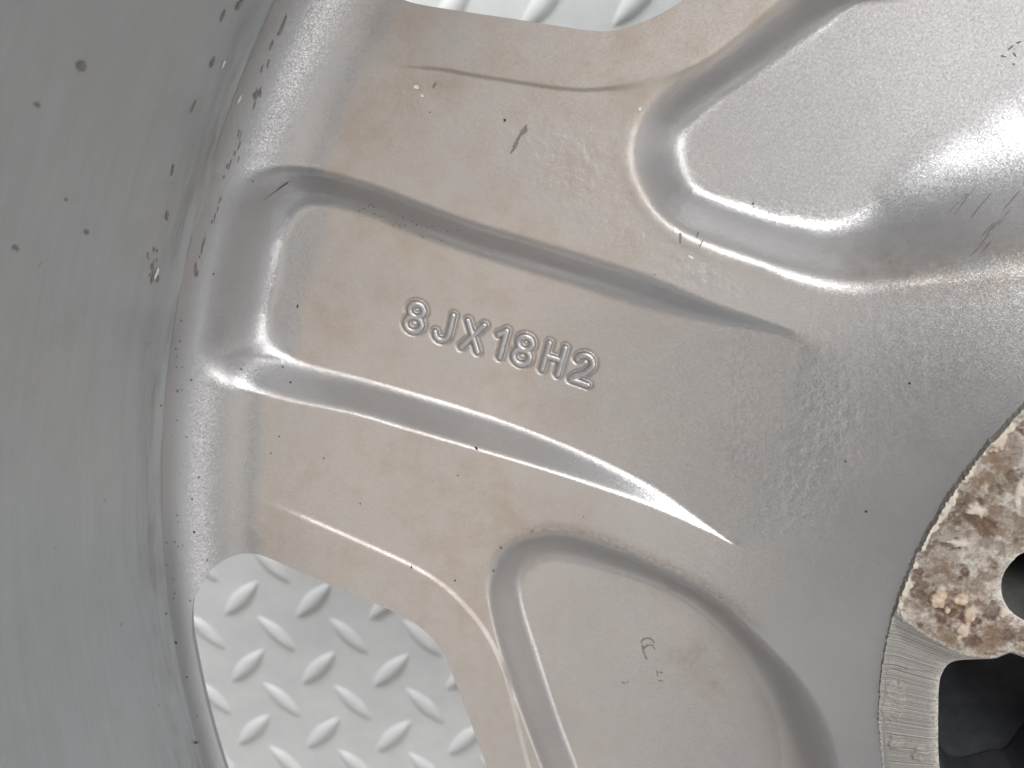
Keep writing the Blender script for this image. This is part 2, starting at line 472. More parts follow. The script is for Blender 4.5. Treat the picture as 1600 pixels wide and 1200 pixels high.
def pad_material():
    k = NT('corroded_hub_metal')
    b = k.noise(700, 6, 0.75); f = k.noise(1900, 4, 0.7); a = k.noise(300, 5, 0.7)
    c = k.mix(k.ramp(f, 0.3, 0.7), (0.21, 0.185, 0.16), (0.36, 0.33, 0.295))
    c = k.mix(k.math('MULTIPLY', k.attr('chalk'), k.ramp(f, 0.2, 0.6), clamp=True), c, (0.50, 0.465, 0.42))
    c = k.mix(k.math('MULTIPLY', k.ramp(a, 0.50, 0.60), 0.75), c, (0.17, 0.115, 0.075))
    r = k.attr('rust')
    c = k.mix(k.math('MULTIPLY', r, k.ramp(b, 0.38, 0.56), clamp=True), c, (0.15, 0.075, 0.035))
    c = k.mix(k.math('MULTIPLY', k.attr('pit'), k.ramp(b, 0.3, 0.6), clamp=True), c, (0.095, 0.055, 0.035))
    cc = k.mix(k.math('MULTIPLY', r, k.ramp(b, 0.40, 0.66), clamp=True), (0.54, 0.485, 0.41), (0.40, 0.22, 0.10))
    c = k.mix(k.attr('crust'), c, cc)
    # turned marks on the machined chamfer
    s = k.attr('turned'); ang = k.attr('angle')
    cmb = k.n('ShaderNodeCombineXYZ'); k.l(k.math('MULTIPLY', ang, 1.0), cmb.inputs[0])
    lines = k.noise(1.6, 3, 0.6, cmb.outputs[0])
    tc = k.mix(k.ramp(lines, 0.35, 0.68), (0.10, 0.095, 0.09), (0.46, 0.44, 0.41))
    c = k.mix(k.math('MULTIPLY', s, k.ramp(f, 0.15, 0.5), clamp=True), c, tc)
    e = k.attr('edge')
    c = k.mix(k.math('MULTIPLY', e, k.ramp(f, 0.35, 0.55), clamp=True), c, (0.70, 0.66, 0.61))
    k.l(c, k.b.inputs['Base Color'])
    k.b.inputs['Metallic'].default_value = 0.15
    k.b.inputs['Roughness'].default_value = 0.7
    h = k.math('ADD', k.math('MULTIPLY', b, 1.0), k.math('MULTIPLY', f, 0.35))
    n1 = k.bump(h, 0.0004, 0.8)
    n1 = k.bump(k.math('MULTIPLY', lines, s), 0.0005, 0.7, n1)
    k.l(n1, k.b.inputs['Normal'])
    return k.m
M_PAD = pad_material()

def simple(name, c1, c2, scale, rough, metal=0.0, bump=0.0, bscale=800):
    k = NT(name)
    k.l(k.mix(k.ramp(k.noise(scale, 5, 0.65), 0.35, 0.65), c1, c2), k.b.inputs['Base Color'])
    k.b.inputs['Roughness'].default_value = rough; k.b.inputs['Metallic'].default_value = metal
    if bump: k.l(k.bump(k.noise(bscale, 4, 0.6), bump, 0.8), k.b.inputs['Normal'])
    return k.m
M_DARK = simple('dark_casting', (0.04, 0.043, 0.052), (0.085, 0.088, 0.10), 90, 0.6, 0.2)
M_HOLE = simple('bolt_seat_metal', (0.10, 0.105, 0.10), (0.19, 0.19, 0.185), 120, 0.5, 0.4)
M_PLATE = simple('white_coated_tread_plate', (0.80, 0.815, 0.81), (0.90, 0.91, 0.905), 45, 0.24, 0.0, 0.00002, 300)
M_SPECK = simple('dark_dirt', (0.030, 0.020, 0.014), (0.075, 0.045, 0.03), 900, 0.8)
M_SMUDGE = simple('grey_brown_dirt', (0.135, 0.115, 0.10), (0.21, 0.185, 0.16), 600, 0.8)
M_NICK = simple('bright_nick', (0.66, 0.65, 0.63), (0.78, 0.77, 0.75), 900, 0.35, 0.3)
M_CRUST = simple('corrosion_crust_pale', (0.62, 0.55, 0.44), (0.50, 0.36, 0.22), 420, 0.9, 0, 0.0003, 1500)
M_CRUST2 = simple('corrosion_crust_orange', (0.60, 0.50, 0.38), (0.40, 0.19, 0.07), 330, 0.9, 0, 0.0003, 1500)

# ------------------------------------------------------------------ floor: coated tread plate
floor = mesh_np('tread_plate', [(-1.4, -1.4, Z_FLOOR), (1.4, -1.4, Z_FLOOR), (1.4, 1.4, Z_FLOOR), (-1.4, 1.4, Z_FLOOR)], [(0, 1, 2, 3)], M_PLATE, smooth=False)
floor['kind'] = 'structure'
floor['label'] = 'white coated metal tread plate seen through the wheel windows'

def lug_mesh(name):
    L, W, Hh = 1.0, 0.32, 0.072
    nu, nv = 14, 8
    V = []; F = []
    for i in range(nu + 1):
        u = -1 + 2 * i / nu
        u = math.sin(u * math.pi / 2)
        half = W / 2 * (1 - abs(u) ** 1.7)
        for j in range(nv + 1):
            v = -1 + 2 * j / nv
            h = Hh * (1 - abs(v) ** 2.2) * (1 - abs(u) ** 4) * min(1.0, 0.35 + half / (W / 2))
            V.append((u * L / 2, v * half, h))
    for i in range(nu):
        for j in range(nv):
            a = i * (nv + 1) + j
            F.append((a, a + nv + 1, a + nv + 2, a + 1))
    return np.array(V), np.array(F)
LV, LF = lug_mesh('tread_lug')
g0 = on_z(377, 935, Z_FLOOR); gx = on_z(490, 938, Z_FLOOR) - g0; gy = on_z(387, 1040, Z_FLOOR) - g0
gb = on_z(432, 990, Z_FLOOR) - g0
ea = on_z(403.5, 908, Z_FLOOR) - on_z(350, 963, Z_FLOOR)
eb = on_z(467, 1020, Z_FLOOR) - on_z(403, 962, Z_FLOOR)
lens = []
for i in range(-16, 40):
    for j in range(-30, 20):
        for kind in (0, 1):
            P = g0 + gx * i + gy * j + (gb if kind else 0)
            d = math.hypot(*(P - C))
            if d < 0.55: lens.append((P, kind))
def seen(P):
    v = RC.T @ (np.array([P[0], P[1], Z_FLOOR - CAM_H]))
    x = 800 + FPX * v[0] / -v[2]; y = 600 - FPX * v[1] / -v[2]
    return max(abs(x - 800) / 800, abs(y - 600) / 600)
lens.sort(key=lambda e: seen(e[0]))
lug_me = {}
def lug_matrix(P, kind):
    e = eb if kind else ea
    L = float(np.hypot(*e)) * 1.04; a = math.atan2(e[1], e[0])
    return Matrix.Translation((float(P[0]), float(P[1]), Z_FLOOR - 0.00015)) @ Matrix.Rotation(a, 4, 'Z') @ Matrix.Diagonal((L, L, L * 0.9, 1))
for i, (P, kind) in enumerate(lens[:290]):
    if 'm' not in lug_me:
        o = mesh_np('tread_lug', LV, LF, M_PLATE, floor)
        lug_me['m'] = o.data
    else:
        o = bpy.data.objects.new('tread_lug', lug_me['m']); link(o, floor)
    o.matrix_local = lug_matrix(P, kind)
rest = lens[290:]
if rest:
    VV = []; FF = []; n = 0
    for P, kind in rest:
        Mx = np.array(lug_matrix(P, kind))
        VV.append(LV @ Mx[:3, :3].T + Mx[:3, 3]); FF.append(LF + n); n += len(LV)
    o = mesh_np('tread_lugs', np.concatenate(VV), np.concatenate(FF), M_PLATE, floor)
    o['kind'] = 'stuff'

# ------------------------------------------------------------------ the wheel
wheel = bpy.data.objects.new('alloy_wheel', None)
wheel.empty_display_size = 0.05
wheel.location = (float(C[0]), float(C[1]), Z_LIP)
link(wheel)
wheel['label'] = 'used silver alloy wheel seen from behind with dusty spokes and corroded hub'
wheel['category'] = 'wheel'
OFF = np.array([C[0], C[1], Z_LIP])
def wpart(name, V, quads, mat, tris=None, smooth=True, attrs=None, parent=None):
    return mesh_np(name, np.asarray(V) - OFF, quads, mat, parent or wheel, tris, smooth, attrs)

# column angles: fine where the camera looks, coarse behind
fine = np.concatenate([np.arange(math.radians(108), AX - 0.125, 0.0017), np.arange(AX - 0.125, AX + 0.095, 0.0010), np.arange(AX + 0.095, math.radians(222), 0.0017)])
coarse = np.arange(math.radians(222), math.radians(468) - 1e-4, math.radians(0.7))
TH = np.concatenate([fine, coarse])
TH = TH[np.concatenate([[True], np.diff(TH) > 6e-4])]; NT_ = len(TH)
rr = np.concatenate([np.arange(0.0758, 0.127, 0.0003), np.arange(0.127, 0.1645, 0.00018), np.arange(0.1645, 0.187, 0.0003), 0.187 + 0.013 * np.sin(np.linspace(0, math.radians(80), 62))])
rr = rr[np.concatenate([[True], np.diff(rr) > 2e-5])]
NR = len(rr)
Rg, Tg = np.meshgrid(rr, TH, indexing='ij')
X = C[0] + Rg * np.cos(Tg); Y = C[1] + Rg * np.sin(Tg)
Q = np.stack([X.ravel(), Y.ravel()], 1)
Pc, rQ, phQ, kQ = canon(Q)
sdw = np.full(len(Q), 0.01)
snap = Pc.copy()
for w in (lo_win, up_win):
    d, npt = w.sd(Pc, 0.004, True)
    # inside deep cells fall beyond 'far' only outside; inside is always measured
    better = d < sdw
    sdw[better] = d[better]; snap[better] = npt[better]
ins = sdw < 0
idx = np.arange(NR * NT_).reshape(NR, NT_)
q4 = np.stack([idx[:-1], np.roll(idx, -1, 1)[:-1], np.roll(idx, -1, 1)[1:], idx[1:]], -1).reshape(-1, 4)
keep = ~ins[q4].all(1)
q4 = q4[keep]
used = np.zeros(len(Q), bool); used[q4.ravel()] = True
mv = used & ins
# move rim vertices onto the outline (undo the fold to get back to the real sector)
def uncanon(P, k):
    d = P - C
    r = np.hypot(d[:, 0], d[:, 1]); phi = (np.arctan2(d[:, 1], d[:, 0]) - AX + math.pi) % (2 * math.pi) - math.pi
    phi = np.where((k % 2) != 0, -phi, phi)
    a = AX + phi + k * math.radians(72)
    return C + np.stack([r * np.cos(a), r * np.sin(a)], 1)
Q[mv] = uncanon(snap[mv], kQ[mv])
remap = np.full(len(Q), -1); remap[used] = np.arange(used.sum())
Qu = Q[used]; q4 = remap[q4]; mvu = mv[used]
z, dust_sheen, grime, ts = height(Qu, None, True)
# the sand-cast corners are blended by hand: relax the surface there
def relax(z, spots, base=0.0):
    full = np.full(NR * NT_, np.nan); full[used] = z
    wgt = np.zeros(len(Qu))
    for px, py, rad, amt in spots:
        c = on_z(px, py, -0.003)
        wgt = np.maximum(wgt, amt * np.exp(-(np.hypot(*(Qu - c).T) / rad) ** 4))
    W = np.zeros(NR * NT_); W[used] = np.where(wgt > 0.02, wgt, 0); W = W.reshape(NR, NT_); G = full.reshape(NR, NT_)
    ii, jj = np.nonzero(W > 0)
    i0, i1, j0, j1 = ii.min() - 1, ii.max() + 2, jj.min() - 1, jj.max() + 2
    i0, j0 = max(i0, 0), max(j0, 0)
    g = G[i0:i1, j0:j1].copy(); w = W[i0:i1, j0:j1]
    bad = np.isnan(g)
    for _ in range(90):
        p = np.pad(g, 1, mode='edge')
        nb = np.stack([p[:-2, 1:-1], p[2:, 1:-1], p[1:-1, :-2], p[1:-1, 2:]])
        av = np.where(np.isnan(nb), g[None], nb).mean(0)
        g = np.where(bad, np.nan, g + w * (av - g))
    G[i0:i1, j0:j1] = g
    return G.ravel()[used]
z = relax(z, [(380, 552, 0.0052, 0.35), (400, 310, 0.0060, 0.4), (385, 430, 0.006, 0.2), (1290, 395, 0.0085, 1.0), (1035, 210, 0.008, 0.5), (1160, 365, 0.006, 0.4), (800, 880, 0.006, 0.4), (1200, 60, 0.008, 0.6), (1230, 845, 0.004, 0.5), (1282, 540, 0.0050, 0.9), (1180, 850, 0.003, 0.5), (1500, 260, 0.010, 0.6)])
# pits and pimples of the casting, and hand-placed stains: where the photo shows them
def blobs(lst, z=0.0):
    out = np.zeros(len(Qu))
    for px, py, sx, sy, ang, amp in lst:
        c = on_z(px, py, z); d = Qu - c
        a = math.radians(ang); u = d[:, 0] * math.cos(a) + d[:, 1] * math.sin(a); v = -d[:, 0] * math.sin(a) + d[:, 1] * math.cos(a)
        out = np.maximum(out, amp * np.exp(-(u / sx) ** 2 - (v / sy) ** 2))
    return out
cast = blobs([(900, 260, .012, .008, -20, 1.0), (1000, 380, .014, .004, -20, .9), (1090, 430, .008, .003, -20, 1.0), (820, 200, .010, .006, 0, .6), (1160, 640, .003, .018, 0, .8), (1300, 640, .006, .012, 20, 1.0),
              (1250, 740, .008, .014, 30, .8), (1080, 430, .006, .003, 0, 1.0), (1380, 560, .012, .010, 0, .5), (640, 140, .006, .003, 0, .8), (1240, 360, .014, .004, -15, .7), (1080, 300, .004, .006, 0, .6)])
stain = blobs([(1090, 1070, .006, .006, 0, .9), (1080, 960, .008, .003, 10, .55), (600, 190, .006, .004, 0, .8), (560, 210, .004, .006, 0, .5), (690, 130, .005, .002, 0, .6), (490, 500, .006, .008, 0, .45), (600, 470, .006, .004, 0, .4),
               (780, 800, .014, .007, -20, .7), (640, 700, .010, .006, 0, .4), (1440, 418, .014, .003, 0, 1.0), (1560, 400, .010, .004, 10, 1.0), (1360, 425, .006, .002, 0, .9), (430, 850, .008, .006, 0, .5), (880, 560, .006, .004, 0, .25),
               (1120, 1120, .004, .004, 0, .7), (600, 30, .008, .004, 0, .4)])
V = np.column_stack([Qu, z])
casting = wpart('spoke_casting', V, q4, M_PAINT, attrs={'dust_sheen': dust_sheen, 'grime': grime, 'cast': cast, 'stain': stain})
casting['label'] = 'dusty silver back face of the spokes with recesses and raised size lettering'

# walls of the windows: from every cut rim edge straight down
edges = np.concatenate([q4[:, [0, 1]], q4[:, [1, 2]], q4[:, [2, 3]], q4[:, [3, 0]]])
key = np.sort(edges, 1); kk = key[:, 0].astype(np.int64) * len(V) + key[:, 1]
u, first, cnt = np.unique(kk, return_index=True, return_counts=True)
be = edges[first[cnt == 1]]
be = be[mvu[be[:, 0]] & mvu[be[:, 1]]]
vs = np.unique(be); rm = np.full(len(V), -1); rm[vs] = np.arange(len(vs))
e2 = rm[be]; n = len(vs)
top = V[vs].copy()
# draft: the wall leans outwards under the spoke, but stays upright at the barrel
Pw, rw, phw, kw = canon(top[:, :2])
dirn = np.zeros((n, 2))
for w in (lo_win, up_win):
    eps = 2e-4
    d0 = w.sd(Pw, 0.004)
    m_ = np.abs(d0) < 5e-4
    if m_.any():
        gx_ = (w.sd(Pw[m_] + [eps, 0], .004) - w.sd(Pw[m_] - [eps, 0], .004)); gy_ = (w.sd(Pw[m_] + [0, eps], .004) - w.sd(Pw[m_] - [0, eps], .004))
        g = np.stack([gx_, gy_], 1); g /= np.maximum(np.linalg.norm(g, axis=1, keepdims=True), 1e-9)
        moved = uncanon(Pw[m_] + g * 1e-3, kw[m_]) - top[m_, :2]
        dirn[m_] = moved / 1e-3
isbar = sm((rw - 0.188) / 0.008)[:, None]
rings = [top]
for dz, out in ((0.0004, 0.00012), (0.0012, 0.0003), (0.008, 0.0020), (0.020, 0.005), (0.034, 0.009)):
    t2 = top.copy(); t2[:, 2] = np.where(isbar[:, 0] > 0.5, np.minimum(top[:, 2], 0.004), np.minimum(top[:, 2], 0.001)) - dz * (1 - 0.62 * isbar[:, 0])
    t2[:, :2] += dirn * (out * (1 - isbar) + isbar * (0.0 if dz < 0.002 else 0.0035 + (dz - 0.008) * 1.0))
    rings.append(t2)
WV = np.concatenate(rings); WF = []
for k in range(len(rings) - 1):
    WF.append(np.stack([e2[:, 1] + k * n, e2[:, 0] + k * n, e2[:, 0] + (k + 1) * n, e2[:, 1] + (k + 1) * n], 1))
wpart('window_edge', WV, np.concatenate(WF), M_BARREL, attrs={'dirt': np.zeros(len(WV))})

# barrel: wall of the rim rising towards the camera and the outer lip under the spokes
def revolve(name, prof_, ang, mat, attr=None, parent=None):
    n = len(ang); V = []; A = []
    for (r, z_) in prof_:
        V.append(np.column_stack([C[0] + r * np.cos(ang), C[1] + r * np.sin(ang), np.full(n, z_)]))
        A.append(np.full(n, attr(r, z_) if attr else 0.0))
    V = np.concatenate(V); i = np.arange(len(prof_) * n).reshape(len(prof_), n)
    F = np.stack([i[:-1], np.roll(i, -1, 1)[:-1], np.roll(i, -1, 1)[1:], i[1:]], -1).reshape(-1, 4)
    return wpart(name, V, F, mat, attrs={'dirt': np.concatenate(A)} if attr else None, parent=parent)
ANG = np.radians(np.arange(0, 360, 0.5))
zt = float(base_z(0.187 + 0.013 * math.sin(math.radians(80))))
rt = 0.187 + 0.013 * math.sin(math.radians(80))
bp = [(rt - 0.0002, zt - 0.0012), (rt + 0.00005, zt), (rt + 0.0005, zt + 0.0010), (rt + 0.0008, zt + 0.003), (rt + 0.0011, zt + 0.006), (rt + 0.0019, zt + 0.012)]
zz = zt + 0.012; r_ = rt + 0.0019
for k in range(1, 16):
    bp.append((r_ + 0.0011 * k, zz + 0.0065 * k))
r_, zz = bp[-1]
bp += [(r_ + 0.004, zz + 0.006), (r_ + 0.012, zz + 0.010), (r_ + 0.018, zz + 0.012), (r_ + 0.021, zz + 0.016), (r_ + 0.022, zz + 0.024), (r_ + 0.025, zz + 0.028), (r_ + 0.029, zz + 0.026)]
barrel = revolve('barrel', bp, ANG, M_BARREL, lambda r, z_: 0.5 * math.exp(-((z_ - 0.011) / 0.004) ** 2) + 0.08)
barrel['label'] = 'plain grey inner wall of the rim with dark dirt marks'
fl = [(0.2080, -0.0040), (0.2150, -0.0090), (0.2260, -0.0250), (0.2340, -0.040), (0.2385, -0.0500), (0.2415, -0.0550), (0.2445, -0.0555), (0.247, -0.053)]
revolve('outer_lip', fl, ANG, M_BARREL, lambda r, z_: 0.1)

# hub core under the pad
ANG2 = np.radians(np.arange(0, 360, 2.0))
revolve('hub_core', [(0.030, -0.020), (0.050, -0.020), (0.0755, -0.020), (0.0757, 0.0120)], ANG2, M_DARK)
revolve('centre_bore', [(0.0332, 0.0145), (0.0330, -0.004), (0.0330, -0.030)], ANG2, M_PAD)

# mounting pad with bolt holes and weight-saving recesses
def noise1(t, seed, n=40):
    r = np.random.default_rng(seed); out = np.zeros_like(t)
    for k in range(n):
        f = r.integers(20, 900); out += math.sqrt(1.0 / (1 + f / 400)) * np.sin(f * t + r.uniform(0, 6.28))
    return out / math.sqrt(n)
rec_px = [(1605, 1033), (1560, 1034), (1520, 1036), (1500, 1040), (1484, 1050), (1474, 1068), (1471, 1090), (1470, 1125), (1471, 1200)]
rec_t = trace_z(rec_px, Z_PAD)
rr0, pr0 = rphi(rec_t[0]); rr1, pr1 = rphi(rec_t[-1])
rec_lo = Poly([polar(0.040, 30)] + rec_t + [polar(rr1 + 0.0002, 38), polar(rr1, 44), polar(0.05, 44), polar(0.040, 40)])
def mirror(pts):
    out = []
    for P in pts:
        r, p = rphi(P); out.append(polar(r, -p))
    return out[::-1]
rec_up = Poly(mirror(rec_lo.p), 1)
cham = Poly([polar(0.040, 28.5)] + trace_z([(1604, 1024), (1550, 1027), (1510, 1024), (1470, 1005), (1440, 988), (1415, 972), (1385, 968)], Z_PAD) + [polar(0.079, 30), polar(0.079, 46), polar(0.04, 46)])
cham_up = Poly(mirror(cham.p), 1)
lug_c = polar(0.0567, 0.6)
nr = 230
tp = np.concatenate([np.arange(math.radians(118), math.radians(216), 0.0028), np.arange(math.radians(216), math.radians(478) - 1e-4, math.radians(1.0))])
jag = 0.00014 * np.clip(noise1(tp, 3), -2.5, 2.5) - 0.0001
uu = np.linspace(0, 1, nr)
Rp = 0.0334 + (R_PAD + jag[None, :] * (uu[:, None] > 0.985) - 0.0334) * uu[:, None]
Qp = np.stack([(C[0] + Rp * np.cos(tp)).ravel(), (C[1] + Rp * np.sin(tp)).ravel()], 1)
Pp, rp_, php, kp = canon(Qp)
dl = np.hypot(*(Pp - lug_c).T) - 0.0068
sd_ = dl.copy(); sn = lug_c + (Pp - lug_c) / np.maximum(np.linalg.norm(Pp - lug_c, axis=1, keepdims=True), 1e-9) * 0.0068
for w in (rec_lo, rec_up):
    d, npt = w.sd(Pp, 0.02, True)
    b_ = d < sd_
    sd_[b_] = d[b_]; sn[b_] = npt[b_]
insp = sd_ < 0
ip = np.arange(nr * len(tp)).reshape(nr, len(tp))
qp = np.stack([ip[:-1], np.roll(ip, -1, 1)[:-1], np.roll(ip, -1, 1)[1:], ip[1:]], -1).reshape(-1, 4)
qp = qp[~insp[qp].all(1)]
up_ = np.zeros(len(Qp), bool); up_[qp.ravel()] = True
mvp = up_ & insp
Qp[mvp] = uncanon(sn[mvp], kp[mvp])
rmp = np.full(len(Qp), -1); rmp[up_] = np.arange(up_.sum())
ring_id = np.repeat(np.arange(nr), len(tp))[up_]
Qp = Qp[up_]; qp = rmp[qp]; mvp = mvp[up_]; sdp = np.abs(sd_[up_])
Pp, rp_, php, kp = canon(Qp)
dch = np.where((kp == 0) & (php < 0), 0.01, np.minimum(cham.sd(Pp, 0.01), cham_up.sd(Pp, 0.01)))
turned = sm(0.5 - dch / 0.0005)
zp = Z_PAD - 0.0013 * sm(-dch / 0.004 + 0.1) + 0.00022 * np.exp(-(dch / 0.0004) ** 2)
sdp[mvp] = 0
zp -= 0.0006 * np.exp(-(sdp / 0.0005)) 
def vnoise(P, scale, seed):
    tab = np.random.default_rng(seed).random((256, 256))
    q = P * scale + 1000.0
    i0 = np.floor(q).astype(int); f = q - i0; f = f * f * (3 - 2 * f)
    g = lambda a, b: tab[(i0[:, 0] + a) % 256, (i0[:, 1] + b) % 256]
    return (g(0, 0) * (1 - f[:, 0]) + g(1, 0) * f[:, 0]) * (1 - f[:, 1]) + (g(0, 1) * (1 - f[:, 0]) + g(1, 1) * f[:, 0]) * f[:, 1]
def fbm(P, scale, seed, o=4):
    return sum(vnoise(P + 0.37 * k, scale * 2 ** k, seed + k) * 0.5 ** k for k in range(o)) / sum(0.5 ** k for k in range(o))
n1, n2, n3 = fbm(Qp, 420, 5), fbm(Qp, 900, 25), fbm(Qp, 260, 45)
rim = np.exp(-((R_PAD - rp_) / 0.0016) ** 2)
hand = np.zeros(len(Qp)); rust = np.zeros(len(Qp))
for px, py, s1_, s2_, a_ in ((1467, 935, .0013, .0021, 1.2), (1500, 936, .0013, .0012, 1.2), (1515, 962, .0012, .0020, 1.2), (1503, 985, .0011, .0016, 1.1), (1480, 955, .0008, .0010, .9),
                             (1398, 1105, .0018, .0046, 1.35), (1402, 1165, .0016, .0026, .95), (1440, 1185, .0018, .0016, .9), (1456, 824, .0013, .0015, 1.1), (1484, 778, .0010, .0013, 1.1), (1592, 770, .0010, .0028, 1.1),
                             (1572, 958, .0012, .0016, .9), (1520, 800, .0030, .0022, .75), (1560, 690, .0022, .0030, .75), (1490, 850, .0026, .0016, .7)):
    d_ = Qp - on_z(px, py, Z_PAD)
    hand = np.maximum(hand, a_ * np.exp(-(d_[:, 0] / s1_) ** 2 - (d_[:, 1] / s2_) ** 2))
for px, py, s_, a_ in ((1492, 952, .0058, 1.0), (1560, 985, .006, .7), (1550, 840, .0035, .5), (1560, 700, .004, .5), (1530, 750, .003, .5), (1410, 1160, .003, .5)):
    rust = np.maximum(rust, a_ * np.exp(-(np.hypot(*(Qp - on_z(px, py, Z_PAD)).T) / s_) ** 2))
crust = sm((hand + 0.9 * (n2 - 0.5) - 0.55) / 0.16)
crust = np.maximum(crust, sm((rim * 0.75 * (1 - 0.6 * turned) + 1.3 * (n2 - 0.5) - 0.60) / 0.15))
pit = sm((n1 - 0.565) / 0.06) * (1 - turned) * (1 - crust)
chalk = sm((n3 * 0.5 + n2 * 0.5 - 0.46) / 0.10) * (1 - turned) * (1 - pit)
zp += crust * (0.00030 + 0.0004 * (n2 - 0.5)) - 0.00018 * pit + 0.00012 * chalk + 0.0001 * (n2 - 0.5) * (1 - turned)
edge = np.clip(np.exp(-((R_PAD - rp_) / 0.0005)) * 0.6 * (1 - 0.7 * turned) + np.exp(-(sdp / 0.0007)) * 0.95 + 0.55 * np.exp(-(dch / 0.00022) ** 2), 0, 1)
ang_at = np.degrees(np.arctan2(Qp[:, 1] - C[1], Qp[:, 0] - C[0])) * 3 + (rp_ - 0.06) * 600
pad = wpart('mounting_pad', np.column_stack([Qp, zp]), qp, M_PAD, attrs={'turned': turned, 'edge': edge, 'rust': rust, 'angle': ang_at, 'crust': crust, 'pit': pit, 'chalk': chalk})
pad['label'] = 'corroded machined mounting face of the hub with rust and flaking edge'
# outer skirt and the walls of holes and recesses
edges = np.concatenate([qp[:, [0, 1]], qp[:, [1, 2]], qp[:, [2, 3]], qp[:, [3, 0]]])
key = np.sort(edges, 1); kk = key[:, 0].astype(np.int64) * len(Qp) + key[:, 1]
u, first, cnt = np.unique(kk, return_index=True, return_counts=True)
be = edges[first[cnt == 1]]
Vp = np.column_stack([Qp, zp])
def skirt(name, sel, depths, mat, parent):
    b = be[sel(be)]
    vs = np.unique(b); rm = np.full(len(Vp), -1); rm[vs] = np.arange(len(vs)); e = rm[b]; n = len(vs)
    R_ = []
    for dz in depths:
        t_ = Vp[vs].copy()
        if dz: t_[:, 2] = dz
        R_.append(t_)
    F = [np.stack([e[:, 1] + k * n, e[:, 0] + k * n, e[:, 0] + (k + 1) * n, e[:, 1] + (k + 1) * n], 1) for k in range(len(depths) - 1)]
    at = {k: np.zeros(n * len(depths)) for k in ('turned', 'rust', 'angle', 'crust', 'pit', 'chalk')}
    at['edge'] = np.full(n * len(depths), 0.15)
    return mesh_np(name, np.concatenate(R_) - OFF, np.concatenate(F), mat, parent, attrs=at)
outer = ring_id == nr - 1
dlug = np.abs(np.hypot(*(Pp - lug_c).T) - 0.0068) < 1e-4
skirt('pad_rim', lambda b: outer[b[:, 0]] & outer[b[:, 1]], (0, 0.0125, 0.0100), M_PAD, pad)
for k in range(-2, 3):
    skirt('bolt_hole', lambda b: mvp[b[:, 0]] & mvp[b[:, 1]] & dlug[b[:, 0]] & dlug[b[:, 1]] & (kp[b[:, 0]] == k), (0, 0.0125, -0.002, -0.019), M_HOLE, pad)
sect = np.round((np.degrees(np.arctan2(Qp[:, 1] - C[1], Qp[:, 0] - C[0])) - math.degrees(AX) - 36) / 72).astype(int) % 5
for k in range(5):
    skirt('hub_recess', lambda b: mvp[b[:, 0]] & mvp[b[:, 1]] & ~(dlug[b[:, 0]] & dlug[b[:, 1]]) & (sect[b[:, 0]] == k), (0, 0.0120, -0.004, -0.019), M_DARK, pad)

# raised size lettering in the spoke recess
NAMES = {'8': 'raised_digit', '1': 'raised_digit', '2': 'raised_digit', 'J': 'raised_letter', 'X': 'raised_letter', 'H': 'raised_letter'}
for g, org in glyph_org:
    st = 0.00007
    gx_ = np.arange(-0.0028, 0.0028, st); gy_ = np.arange(-0.0038, 0.0038, st)
    A, B = np.meshgrid(gx_, gy_, indexing='ij')
    P = org + A.ravel()[:, None] * t_dir + B.ravel()[:, None] * t_up
    sd = stroke_dist(P, g, org, T_H)
    w = 0.00060
    hgt = np.where(sd < w, 0.00070 * np.sqrt(np.clip(1 - (sd / w) ** 2.4, 0, 1)), 0) - 0.0001
    inside = sd < w + st * 1.5
    hgt = np.where(sd < w, hgt, -0.00035)
    ii = np.arange(len(P)).reshape(len(gx_), len(gy_))
    F = np.stack([ii[:-1, :-1], ii[1:, :-1], ii[1:, 1:], ii[:-1, 1:]], -1).reshape(-1, 4)
    F = F[inside[F].all(1)]
    us = np.unique(F); rm = np.full(len(P), -1); rm[us] = np.arange(len(us))
    zf = spoke_floor(P[us])
    wpart(NAMES[g], np.column_stack([P[us], zf + hgt[us]]), rm[F], M_PAINT, parent=casting, attrs={'dust_sheen': np.full(len(us), 0.05), 'grime': np.zeros(len(us)), 'cast': np.zeros(len(us)), 'stain': np.zeros(len(us))})['label'] = 'raised cast character ' + g

# ------------------------------------------------------------------ dirt marks that lie on the painted faces
def hits(pxs):
    """points of the casting or barrel wall under the given photo positions"""
    v = np.array([ray(*p) for p in pxs]); lo = np.full(len(v), 0.05); hi = np.full(len(v), 0.32)
    ts_ = np.linspace(0.05, 0.26, 260); done = np.zeros(len(v), bool)
    def above(t):
        P = v[:, :2] * t[:, None]; z_ = CAM_H + v[:, 2] * t
        r = np.hypot(*(P - C).T)
        zs = np.where(r < 0.1997, height(P), 0)
        wall = 0.1997 + np.clip(z_ - 0.0080, 0, None) * 0.165
        return (z_ > zs) & (r < np.maximum(wall, 0.1997))
    for a, b in zip(ts_[:-1:3], ts_[3::3]):
        tt = np.full(len(v), b)
        hit = ~above(tt) & ~done
        lo[hit] = a; hi[hit] = b; done |= hit
    for _ in range(5):
        t = 0.5 * (lo + hi); ab = above(t)
        lo = np.where(ab, t, lo); hi = np.where(ab, hi, t)
    return np.column_stack([v[:, :2] * lo[:, None], CAM_H + v[:, 2] * lo])

